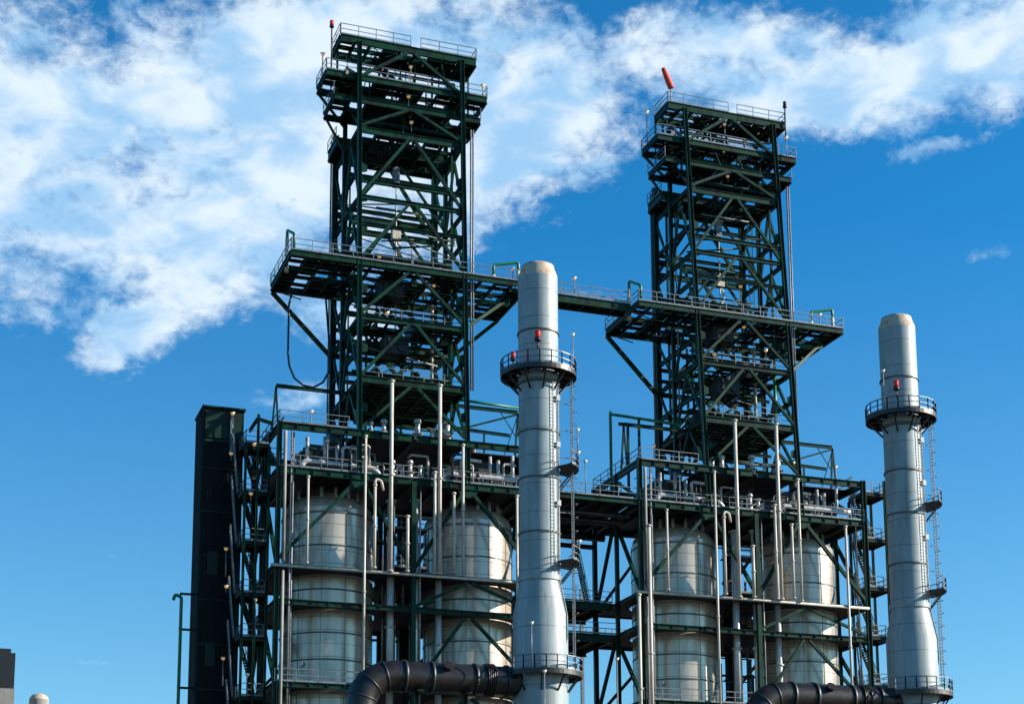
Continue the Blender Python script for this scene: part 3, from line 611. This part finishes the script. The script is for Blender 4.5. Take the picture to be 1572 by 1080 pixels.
# process piping in the storey above the main deck
def valve(b, x, y, z, s=1.0):
    b.tube([(x, y, z), (x, y, z+.5*s)], .22*s, 12); b.tube([(x, y, z+.1*s), (x, y, z+.18*s)], .36*s, 12); b.tube([(x, y, z+.5*s), (x, y, z+.58*s)], .34*s, 12); b.tube([(x, y, z+.58*s), (x, y, z+1.25*s)], .16*s, 10)
    b.tube([(x, y, z+1.25*s), (x, y, z+1.5*s)], [.25*s, .2*s], 12)
for dx, side in ((0, 'left'), (DX, 'right')):
    q = lambda L_: [(a+dx, b, c) for a, b, c in L_]
    for pts, w, stubs in (([(31.6, 146.2, 45.55), (31.9, 146.2, 46.15), (38.3, 146.2, 46.0), (39.0, 146.2, 45.0)], 'left', ((32.2, 48.4), (33.8, 48.6), (34.9, 47.9))), ([(44.2, 146.2, 45.1), (45.2, 146.2, 46.2), (51.9, 146.2, 46.2), (52.8, 146.2, 46.2)], 'right', ((49.3, 48.3), (50.1, 48.0), (51.5, 48.6)))):
        t = thing('process_pipe', (pts[0][0]+dx, 146.2, 45.1), 'silver horizontal pipe above the main deck, %s end of the %s structure' % (w, side), 'pipe', 'silver process pipes above the main deck')
        b = MB(); b.tube(bend(q(pts), .45), .27, 12); b.build('pipe_run', 'silver', t)
        for x, zt in stubs: b = MB(); b.tube([(x+dx, 146.5, 46.1), (x+dx, 146.5, zt)], .17, 10); b.build('branch', 'silver', t)
        xa = pts[1][0]+3.4 if w == 'left' else pts[1][0]+1.2
        b = MB(); b.tube(bend(q([(xa, 146.0, 46.2), (xa, 146.0, 47.7), (xa+1.9, 146.0, 47.6)]), .35), .16, 10); b.build('branch', 'silver', t)
    for k, (x, y, s_) in enumerate(((39.9, 145.9, 1.1), (40.8, 146.3, .8), (41.5, 145.9, 1.2), (42.5, 146.1, 1.0), (43.2, 146.5, .8))):
        b = MB(); valve(b, x+dx, y, 45.2, s_)
        standalone(b, 'relief_valve', 'silver', '%s silver valve on the main deck at the centre of the %s structure' % (['leftmost', 'second', 'middle', 'fourth', 'rightmost'][k], side), 'valve', 'silver valves on the main decks')
    for k, (x, y, s_, z) in enumerate(((38.2, 147.2, 1.0, 49.2), (39.6, 148, 1.4, 49.2), (42.6, 147.4, 1.5, 49.2), (44.2, 147.8, 1.1, 49.2), (45.4, 147.2, 1.6, 49.2), (39.0, 148.2, 1.1, 54.5), (42.8, 148.4, 1.2, 54.5), (44.8, 148.2, .9, 54.5))):
        b = MB(); valve(b, x+dx, y, z, s_)
        standalone(b, 'relief_valve', 'silver' if z < 50 else 'dgreen', '%s valve on the %s deck in the base of the %s derrick' % (['leftmost pale', 'second pale', 'third pale', 'fourth pale', 'rightmost pale', 'left dark', 'middle dark', 'right dark'][k], 'lower' if z < 50 else 'upper', side), 'valve', 'valves in the derrick base')
    for x0, x1, w in ((32.0, 39.0, 'left'), (45.3, 52.2, 'right')):
        t = thing('drum_housing', ((x0+x1)/2+dx, 151, 45.1), 'dark steel housing over the %s drum of the %s structure, behind the silver pipe' % (w, side), 'machine housing', 'dark housings over the drum tops')
        b = MB(); b.box(x0+dx, x1+dx, 148.4, 154.2, 45.15, 47.7); b.box(x0+1+dx, x1-1+dx, 149, 153.6, 47.7, 48.6); b.build('casing', 'black', t)
        for k in range(5): b = MB(); xx = x0+.4+k*(x1-x0-.8)/4+dx; b.bar((xx, 148.33, 45.2), (xx, 148.33, 47.7), .14, .14); b.build('stiffener', 'green', t)
        b = MB(); b.tube([((x0+x1)/2+dx, 150.2, 48.4), ((x0+x1)/2+dx, 150.2, 50.6)], .5, 16); b.build('nozzle', 'black', t)
    # gantry frames on top of the structure ends
    for xi, xo, w in ((XL, 30.0, 'left'), (XR, 53.3, 'right')):
        s_ = 1 if xo > xi else -1
        t = thing('gantry_frame', (xo+dx, 150, 49.1), 'open gantry frame on the roof, %s end of the %s structure' % (w, side), 'gantry', 'gantry frames beside the derrick bases')
        b = MB(); b.ibeam((xi+dx, 150, 54.1), (xo+dx, 150, 54.1), .22, .34); b.build('beam', 'green', t)
        b = MB(); b.bar((xo+dx, 150, 54.0), (xo+dx-.35*s_, 150, 49.1), .16, .16); b.build('post', 'green', t)
        b = MB(); b.bar((xo+dx, 150, 54.0), (xo+dx+.35*s_, 150, 49.1), .16, .16); b.build('post', 'green', t)
        if w == 'right':
            b = MB(); b.bar((xo+dx, 150, 53.9), (xi+.2+dx, 150, 51.6), .16, .16); b.build('brace', 'green', t)
            b = MB(); b.ibeam((xi+dx, 150, 51.9), (xo-.8+dx, 150, 51.7), .2, .3); b.build('beam', 'green', t)
            b = MB(); b.bar((xi+3.2+dx, 150, 51.7), (xi+3.2+dx, 150, 49.1), .16, .16); b.build('post', 'green', t)
            b = MB(); b.bar((xo+dx-.1, 150, 53.5), (xo-1.6+dx, 150, 49.1), .08, .08); b.bar((xo+dx-1.8, 150, 54), (xo-.1+dx, 150, 51.5), .07, .07); b.build('brace', 'green', t)
# green relief pipes reaching out from the derrick bases
t = tag(pipe('outlet_pipe', [(46.9, 150.6, 54.95), (53.6, 150.6, 54.75)], .13, 'bright'), 'bright green pipe leaving the left derrick base towards the nearer stack', 'pipe')
t = tag(pipe('outlet_pipe', bend([(64.0, 152.6, 45.2), (64.0, 152.6, 56.2), (63.2, 150.6, 55.2), (70.8, 150.6, 54.9)], .3), .15, 'bright'), 'bright green pipe rising from the deck and running into the right derrick base', 'pipe')
b = MB(); b.ibeam((64.0, 150.6, 54.3), (70.7, 150.6, 54.3), .2, .3); b.bar((65.0, 150.6, 54.1), (65.0, 150.6, 45.2), .22, .22); b.bar((66.2, 150.6, 55.2), (66.2, 150.6, 45.2), .22, .22)
standalone(b, 'pipe_support', 'green', 'dark frame of two posts carrying the green pipe left of the right derrick', 'support frame')
# goosenecks on the wide platforms
for dx, side, py in ((0, 'left', 1.2), (DX, 'right', 1.6)):
    x = 30.6+dx; y = YF+py
    t = thing('gooseneck_pipe', (x, y, 65.7), 'green gooseneck pipe on the left end of the %s wide platform' % side, 'pipe', 'green gooseneck pipes on the wide platforms')
    b = MB(); b.tube(bend([(x-.1, y+2.6, 66.6), (x-.1, y+2.6, 68.7), (x, y, 67.3), (x, y, 65.7)], .3), .14, 10); b.build('pipe_run', 'bright', t)
    b = MB(); b.tube([(x-.1, y+2.6, 64.6), (x-.1, y+2.6, 67.9)], .18, 10); b.build('pale_sleeve', 'cream', t)
    x = 50.4+dx
    t = thing('gooseneck_pipe', (x, y, 65.7), 'green gooseneck pipe on the right end of the %s wide platform' % side, 'pipe', 'green gooseneck pipes on the wide platforms')
    b = MB(); b.tube(bend([(x-.6, y+.6, 66.2), (x-.6, y+.6, 67.3), (x+1.9, y+.6, 67.9), (x+1.9, y+.6, 66.2)], .3), .14, 10); b.build('pipe_run', 'bright', t)
    for q_ in ((x-.6, 65.7, 66.3), (x+1.9, 65.6, 67.0)): b = MB(); b.tube([(q_[0], y+.6, q_[1]), (q_[0], y+.6, q_[2])], .18, 10); b.build('pale_sleeve', 'cream', t)
    b = MB(); b.tube(bend([(x-1.5, y+2.6, 64.4), (x+1.6, y+2.6, 64.3), (x+1.6, y+2.6, 65.5)], .3), .14, 10)
    standalone(b, 'underslung_pipe', 'bright', 'green pipe slung beneath the right end of the %s wide platform' % side, 'pipe', 'green pipes under the wide platforms')
    x = 45.9+dx
    vpipe('drain_pipe', x, 148.2, 54.6, 60.6, .16, 'bright', 'green vertical pipe by the right leg of the %s derrick, below its wide platform' % side, 'green vertical pipes inside the derricks')
    vpipe('drain_pipe', x-1.0, 150.6, 54.6, 64.0, .16, 'cream', 'pale vertical pipe inside the %s derrick below the wide platform' % side, 'pale vertical pipes inside the derricks')
# small bore piping massed on the main decks and between the drums
for dx, side, seed in ((0, 'left', 3), (DX, 'right', 17)):
    r3 = random.Random(seed)
    t = thing('pipe_manifold', (XM+dx, 147, 45.1), 'tangle of small pipes along the main deck of the %s structure' % side, 'pipework', 'tangled small pipework on the decks')
    for k in range(26):
        x = 31.2+21.0*r3.random()+dx; y = 145.7+2.2*r3.random(); h = .7+2.3*r3.random(); l = r3.choice([-1, 1])*(.4+1.4*r3.random()); rr = .05+.08*r3.random()
        pts = [(x, y, 45.1), (x, y, 45.1+h), (x+l, y, 45.1+h)] + ([(x+l, y, 45.1)] if r3.random() < .5 else [(x+l, y+.8, 45.1+h)])
        b = MB(); b.tube(bend(pts, min(.2, abs(l)*.4)), rr, 8); b.build('branch', r3.choice(['silver', 'cream', 'black', 'green', 'rail']), t)
    for k in range(9):
        x = 31.5+20*r3.random()+dx; y = 146+1.5*r3.random(); b = MB(); valve(b, x, y, 45.15, .5+.5*r3.random()); b.build('valve', r3.choice(['silver', 'dgreen', 'rail', 'black']), t)
    t = thing('riser_bundle', (42+dx, 149, 20), 'bundle of thin pipes and trays hung between the drums of the %s structure' % side, 'pipework', 'bundled thin pipes between the drums')
    for k in range(15):
        x = 39.8+4.4*r3.random()+dx; y = 147.5+7*r3.random(); z0 = r3.choice([20, 26.2, 33.4]); z1 = z0+4+14*r3.random(); z1 = min(z1, 44.3)
        b = MB(); b.tube([(x, y, z0), (x, y, z1)], .06+.13*r3.random(), 8); b.build('pipe_run', r3.choice(['silver', 'black', 'dgreen', 'rail', 'black']), t)
    for k in range(9):
        z = r3.choice([29.5, 31.8, 34.6, 38.5, 40.6, 42.4, 43.6]); y = 147.5+6*r3.random(); b = MB(); b.tube([(39.6+dx, y, z), (44.4+dx, y, z)], .06+.1*r3.random(), 8); b.build('pipe_run', r3.choice(['black', 'dgreen', 'rail']), t)
    for z in (37.6, 41.2): b = MB(); b.box(40.2+dx, 43.9+dx, 148.4, 150.2, z, z+.1); b.build('landing', 'dgreen', t); b = MB(); b.rail([(40.2+dx, 148.4, z+.1), (43.9+dx, 148.4, z+.1)], post=1.2); b.build('handrail', 'rail', t)
# hanging hose
hp = [(31.9, 152.5, 64.6)]+[(31.55, 152.5, 63-1.2*i) for i in range(5)]+[(31.7, 152.5, 57.0), (32.2, 152.5, 55.9), (33.0, 152.5, 55.3), (34.0, 152.5, 55.2), (34.9, 152.5, 55.8), (35.5, 152.5, 57.0), (35.4, 152.5, 60), (35.0, 152.5, 64.6)]
tag(pipe('hose', hp, .10, 'black', 8), 'black hose hanging in a long loop below the left wide platform', 'hose')

# ============================================================ LIFT SHAFT AND STAIR TOWERS
t = thing('lift_shaft', (25.5, 153, 0), 'tall black lift shaft clad in sheet at the left end of the plant', 'lift shaft')
b = MB(); b.box(23.75, 27.35, 151, 155.2, 0, 51.7)
for k in range(12): x = 23.9+k*.3; b.box(x, x+.08, 150.93, 151, 0, 48.3)
for k in range(13): y = 151.2+k*.31; b.box(23.68, 23.75, y, y+.08, 0, 51.6)
b.build('cladding', 'wall', t)
b = MB(); b.box(23.9, 27.3, 150.9, 150.97, 48.9, 51.4); b.build('upper_panel', 'wallg', t)
b = MB(); b.box(23.8, 27.4, 150.85, 150.99, 48.5, 48.75); b.box(23.6, 27.5, 150.8, 155.35, 51.7, 51.85); b.build('trim', 'green', t)
for z in range(6, 48, 4): b = MB(); b.box(23.78, 27.32, 150.86, 150.93, z, z+.12); b.build('girt', 'wallg', t)
for z in (36.3, 28.1): b = MB(); b.box(24.4, 25.3, 150.85, 150.93, z, z+2.1); b.build('access_door', 'wallg', t)
b = MB(); b.box(26.1, 26.35, 150.6, 150.9, 47.3, 51.2); b.build('corner_duct', 'rail', t)
def stair_tower(xa, xb, ya, yb, zs, label, mast, ztop):
    t = thing('stair_tower', ((xa+xb)/2, ya, 0), label, 'stair tower')
    for x, y in ((xa, ya), (xb, ya), (xa, yb), (xb, yb), (mast, ya-.3)):
        b = MB(); b.ibeam((x, y, 0), (x, y, ztop if (x, y) == (mast, ya-.3) else zs[0]-.2), .22, .22, (1, 0, 0)); b.build('column', 'green', t)
    for i, z in enumerate(zs):
        b = MB(); b.box(xa, xb, ya, yb, z, z+.06)
        for y in (ya, yb): b.ibeam((xa, y, z-.15), (xb, y, z-.15), .14, .28)
        b.ibeam((xa, ya, z-.16), (xa, yb, z-.16), .14, .26); b.ibeam((xb, ya, z-.16), (xb, yb, z-.16), .14, .26)
        o = b.build('landing', 'dgreen', t)
        b = MB(); b.rail([(xa, yb, z+.06), (xa, ya, z+.06), (xb, ya, z+.06), (xb, yb, z+.06)], post=1.0); b.build('handrail', 'rail', o)
        if i+1 < len(zs):
            b = MB(); stairs(b, (xb-.3, yb-.5, zs[i+1]), (xa+.3, yb-.5, z), .8); b.build('stair_flight', 'dgreen', t)
            b = MB()
            for s in (-.22, .22): b.bar((xa-.45, ya+1.2+s, zs[i+1]+.1), (xa-1.0, ya+1.2+s, z+1.6), .09, .14)
            for k in range(9): c = Vector((xa-.45, ya+1.2, zs[i+1]+.1)).lerp(Vector((xa-1.0, ya+1.2, z+1.6)), (k+.5)/9); b.bar(c+Vector((0, -.22, 0)), c+Vector((0, .22, 0)), .05, .05)
            b.build('ladder', 'rail', t)
    return t
stair_tower(26.9, 29.0, 147.2, 150.2, [47.6, 43.2, 38.7, 34.1, 30.2, 25.0, 20.5], 'dark stair tower with railed landings squeezed beside the black lift shaft', 27.9, 50.2)
stair_tower(89.4, 92.0, 147.0, 150.2, [48.7, 43.9, 38.9, 33.9, 29.0, 24.0], 'dark stair tower with landings at the right end, beside the farther stack', 91.5, 50.0)
b = MB(); b.ibeam((27.9, 147.3, 49.9), (29.2, 147.3, 49.6), .2, .3); b.ibeam((27.9, 147.4, 49.9), (27.9, 151, 49.9), .2, .3); b.bar((28.0, 151, 47.8), (30.3, 147.6, 50.4), .1, .1)
standalone(b, 'roof_bracket', 'green', 'dark steel bracket joining the stair tower mast to the left structure', 'bracket')
t = thing('wall_pipe', (22.5, 152.2, 0), 'green vertical pipe held off the left side of the black lift shaft', 'pipe')
b = MB(); b.tube(bend([(22.45, 152.2, 0), (22.45, 152.2, 34.4), (21.9, 152.2, 34.6), (21.75, 152.2, 34.1)], .2), .15, 10); b.build('pipe_run', 'bright', t)
for z in (34.7, 31.5, 26.3, 22): b = MB(); b.bar((22.3, 152.2, z), (23.75, 152.2, z), .14, .2); b.build('bracket', 'green', t)

# ============================================================ LAMPS, BEACONS, WINDSOCK
def lamp(x, y, z, h, label, warm=True, name='flood_lamp', s=1.0):
    t = thing(name, (x, y, z-h), label, 'lamp', 'small floodlights on the steelwork')
    b = MB(); b.tube([(x, y, z-h), (x, y, z)], .05, 6); b.build('pole', 'rail', t)
    b = MB(); b.tube([(x, y, z), (x, y, z+.12*s)], [.1*s, .24*s], 10); b.build('shade', 'lampw', t)
    b = MB(); b.ball((x, y, z+.0*s), .17*s, 10, 6, .8); b.build('bulb_cover', 'lampg' if warm else 'lampw', t)
L_ = [(41.9,148,86.7,1.5,'under the centre of the top deck of the left derrick'),(35.5,147.2,84.5,.3,'on the second deck, left leg side, of the left derrick'),(41.7,148,83.6,1.0,'at the centre between second and third deck of the left derrick'),
(42,148,81,.9,'under the third deck of the left derrick'),(48.7,146.6,85.3,1.1,'on the right end of the second deck of the left derrick'),(33.9,150.5,87.8,3.5,'on a tall pole at the left end of the second deck, left derrick'),
(39,148,67.0,1.3,'behind the rail of the left wide platform, left of centre'),(42.7,150,70,4.3,'on a tall pale pole at the centre of the left wide platform'),(44.3,148,64.9,.6,'under the left wide platform, right of centre'),
(39.8,148,61.6,1.4,'on the small deck below the left wide platform'),(32.4,146,50.6,1.5,'on a short pole over the roof of the left structure, against sky'),(51.8,147,67.2,1.6,'on the right end of the left wide platform near the stack tip'),
(58.2,147.25,67.3,1.7,'on the walkway bridge between the derricks'),(75.8,149,87.3,1.2,'under the centre of the top deck of the right derrick'),(75.7,149,84.3,.3,'at the centre between second and third deck of the right derrick'),
(76,149,81.6,.6,'under the third deck of the right derrick'),(69.7,148.5,85.1,.9,'on the second deck, left leg side, of the right derrick'),(67.9,151,88.2,3.9,'on a tall pole at the left end of the second deck, right derrick'),
(82.4,148,86.5,2.2,'on the right end of the second deck of the right derrick'),(72.4,148,67.3,1.6,'behind the rail of the right wide platform, left of centre'),(77.6,150,70.2,4.5,'on a tall pole at the centre of the right wide platform'),
(76.8,148,65,.5,'under the right wide platform, at its centre'),(79.2,148,62.8,1.5,'below the right wide platform, near the right leg'),(73.4,148,61.7,1.5,'below the right wide platform, left of centre'),(67.5,150,52.2,1.5,'left of the base of the right derrick, against sky'),
(85,147,67.0,1.4,'under the right gooseneck pipe of the right wide platform'),(87.9,150,52.0,2.9,'on the right gantry frame of the right structure'),(81.1,146.6,50.8,1.5,'at the foot of the right derrick beside its right leg'),
(26.2,150.3,51.1,3.0,'at the top of the black lift shaft'),(27.6,147.0,47.4,.5,'on the uppermost landing of the left stair tower'),(26,149.4,47.1,.6,'beside the lift shaft face, upper of the two by the top landings'),(27.4,147.0,42.9,.7,'on the second landing from the top of the left stair tower'),
(25.8,149.5,38.4,2.5,'on the lift shaft face, third landing from the top'),(25.9,149.5,35,.6,'on the lift shaft face, fourth landing from the top'),(25.8,149.5,28.6,2.4,'on the lift shaft face, lowest lamp in view'),(64.3,149.5,49.6,.5,'at the upper left corner of the right structure')]
for x, y, z, h, lab in L_: lamp(x, y, z, h, 'small lamp '+lab)
for x, y, z, h, lab in ((SX+3.1, SY, 54.5, 3.9, 'pale lamp on a tall pole at the right of the nearer stack gallery'), (SX+DX-2.2, SY-2.2, 54.0, 3.4, 'pale lamp on a pole at the left of the farther stack gallery'), (SX-1.9, SY-3.1, 28.7, 3.5, 'pale lamp on a white pole before the foot of the nearer stack'),
                        (SX-1.4, SY-4.6, 24.6, 8, 'pale lamp on a white pole at the bottom edge, under the nearer stack platform'), (SX+3.3, SY-.4, 46.0, 2.0, 'pale lamp on the ladder of the nearer stack, upper'), (55.6, 150, 34.6, 1.7, 'pale lamp on a pole in front of the dark cross walkways'),
                        (SX+3.3, SY-.5, 44.0, 1.5, 'pale lamp above the upper landing of the nearer stack'), (SX+3.3, SY-.5, 36.4, 2.0, 'pale lamp above the lower landing of the nearer stack'), (58.6, 146, 48.6, 3.5, 'pale lamp pole on the deck joining the structures'),
                        (SX+6.3, SY-1, 26.6, 9, 'pale lamp on a pole at the bottom of the sky gap'), (52.5, 146.3, 48.4, 3.2, 'pale lamp pole on the main deck, left of the nearer stack'), (33.8, 145.5, 47.9, 2.7, 'pale lamp pole on the main deck of the left structure'), (68.1, 145.5, 47.9, 2.7, 'pale lamp pole on the main deck of the right structure'), (28.0, 146.8, 33.4, 3.0, 'pale lamp pole on the left stair tower, fourth landing'), (27.4, 146.8, 26.8, 1.8, 'pale lamp pole on the left stair tower, near the bottom edge')):
    lamp(x, y, z, h, lab, False, 'pole_lamp', .9)
def beacon(x, y, z, label, red=True, s=1.0):
    t = thing('warning_beacon', (x, y, z), label, 'warning light', 'aviation warning beacons')
    b = MB(); b.tube([(x, y, z-(4.2 if z > 80 else .6)*s), (x, y, z)], .07, 6); b.tube([(x, y, z), (x, y, z+.22*s)], .24*s, 10); b.build('base', 'black', t)
    b = MB(); b.tube([(x, y, z+.22*s), (x, y, z+.7*s), (x, y, z+.8*s)], [.16*s, .19*s, .08*s], 12)
    for k in range(4): b.tube([(x, y, z+(.3+k*.13)*s), (x, y, z+(.34+k*.13)*s)], .21*s, 12)
    b.build('lens', 'red' if red else 'black', t)
beacon(SX-1.0, SY-2.6, 52.55, 'red warning beacon facing the camera on the nearer stack gallery', s=1.15); beacon(SX-2.6, SY-1.0, 51.2, 'dark red warning beacon at the left rail of the nearer stack gallery')
beacon(SX+DX-1.2, SY-2.7, 52.2, 'red warning beacon facing the camera on the farther stack gallery', s=1.15)
beacon(34.0, 147.3, 88.9, 'dark red warning beacon on the top deck of the left derrick', True, .9); beacon(82.5, 148.2, 90.0, 'dark beacon on the right corner of the top deck, right derrick', False, .9)
t = thing('windsock', (69.5, 149, 88.5), 'red windsock tilted on its short pole on the top deck of the right derrick', 'windsock')
b = MB(); b.tube([(69.75, 149, 88.3), (69.75, 149, 90.6)], .06, 6); b.build('pole', 'rail', t)
b = MB(); b.tube([(69.8, 149, 90.3), (69.55, 149, 90.9), (69.25, 149, 91.6), (68.95, 149, 92.3)], [.27, .29, .25, .19], 12, False)
b.tube([(69.8, 149, 90.27), (69.79, 149, 90.33)], .3, 12, False); b.build('sock', 'sock', t)
md = bpy.data.objects['sock'].modifiers.new('thick', 'SOLIDIFY'); md.thickness = .03

# ============================================================ FAR PLANT
t = thing('storage_silo', (21.3, 300, 0), 'small rounded grey silo top at the bottom left corner', 'silo')
b = MB(); b.lathe(21.3, 300, [(1.6, 0), (1.6, 20), (1.6, 40), (1.6, 47.0)], 32); b.build('shell', 'conc', t)
b = MB(); b.lathe(21.3, 300, [(1.6*math.cos(R(a)), 47.0+1.1*math.sin(R(a))) for a in (0, 20, 40, 60, 75, 89)], 32); b.build('dome', 'rust', t)
t = thing('distant_tower', (15.3, 300, 0), 'dark tower on a pale base at the left edge, far off', 'tower')
b = MB(); b.box(13.6, 17.2, 298, 302, 0, 48.4); b.build('base', 'conc', t)
b = MB(); b.box(13.7, 17.1, 298.1, 301.9, 48.4, 54.4); b.box(14.4, 16.4, 298.8, 301.2, 54.4, 55.2); b.build('shaft', 'black', t)
t = thing('distant_pipe_rack', (78, 200, 0), 'distant blue grey rack with railings seen through the gap beside the nearer stack', 'pipe rack')
b = MB()
for x in (74.5, 79.5, 84.5): b.bar((x, 200, 0), (x, 200, 49), .4, .4)
for z in (42.6, 46.2): b.bar((73, 200, z), (88, 200, z), .3, .35)
b.build('frame', 'rail', t)
for z in (42.9, 46.4): b = MB(); b.rail([(73, 199.9, z), (88, 199.9, z)], h=1.3, post=.9, r=.05); b.build('handrail', 'rail', t)
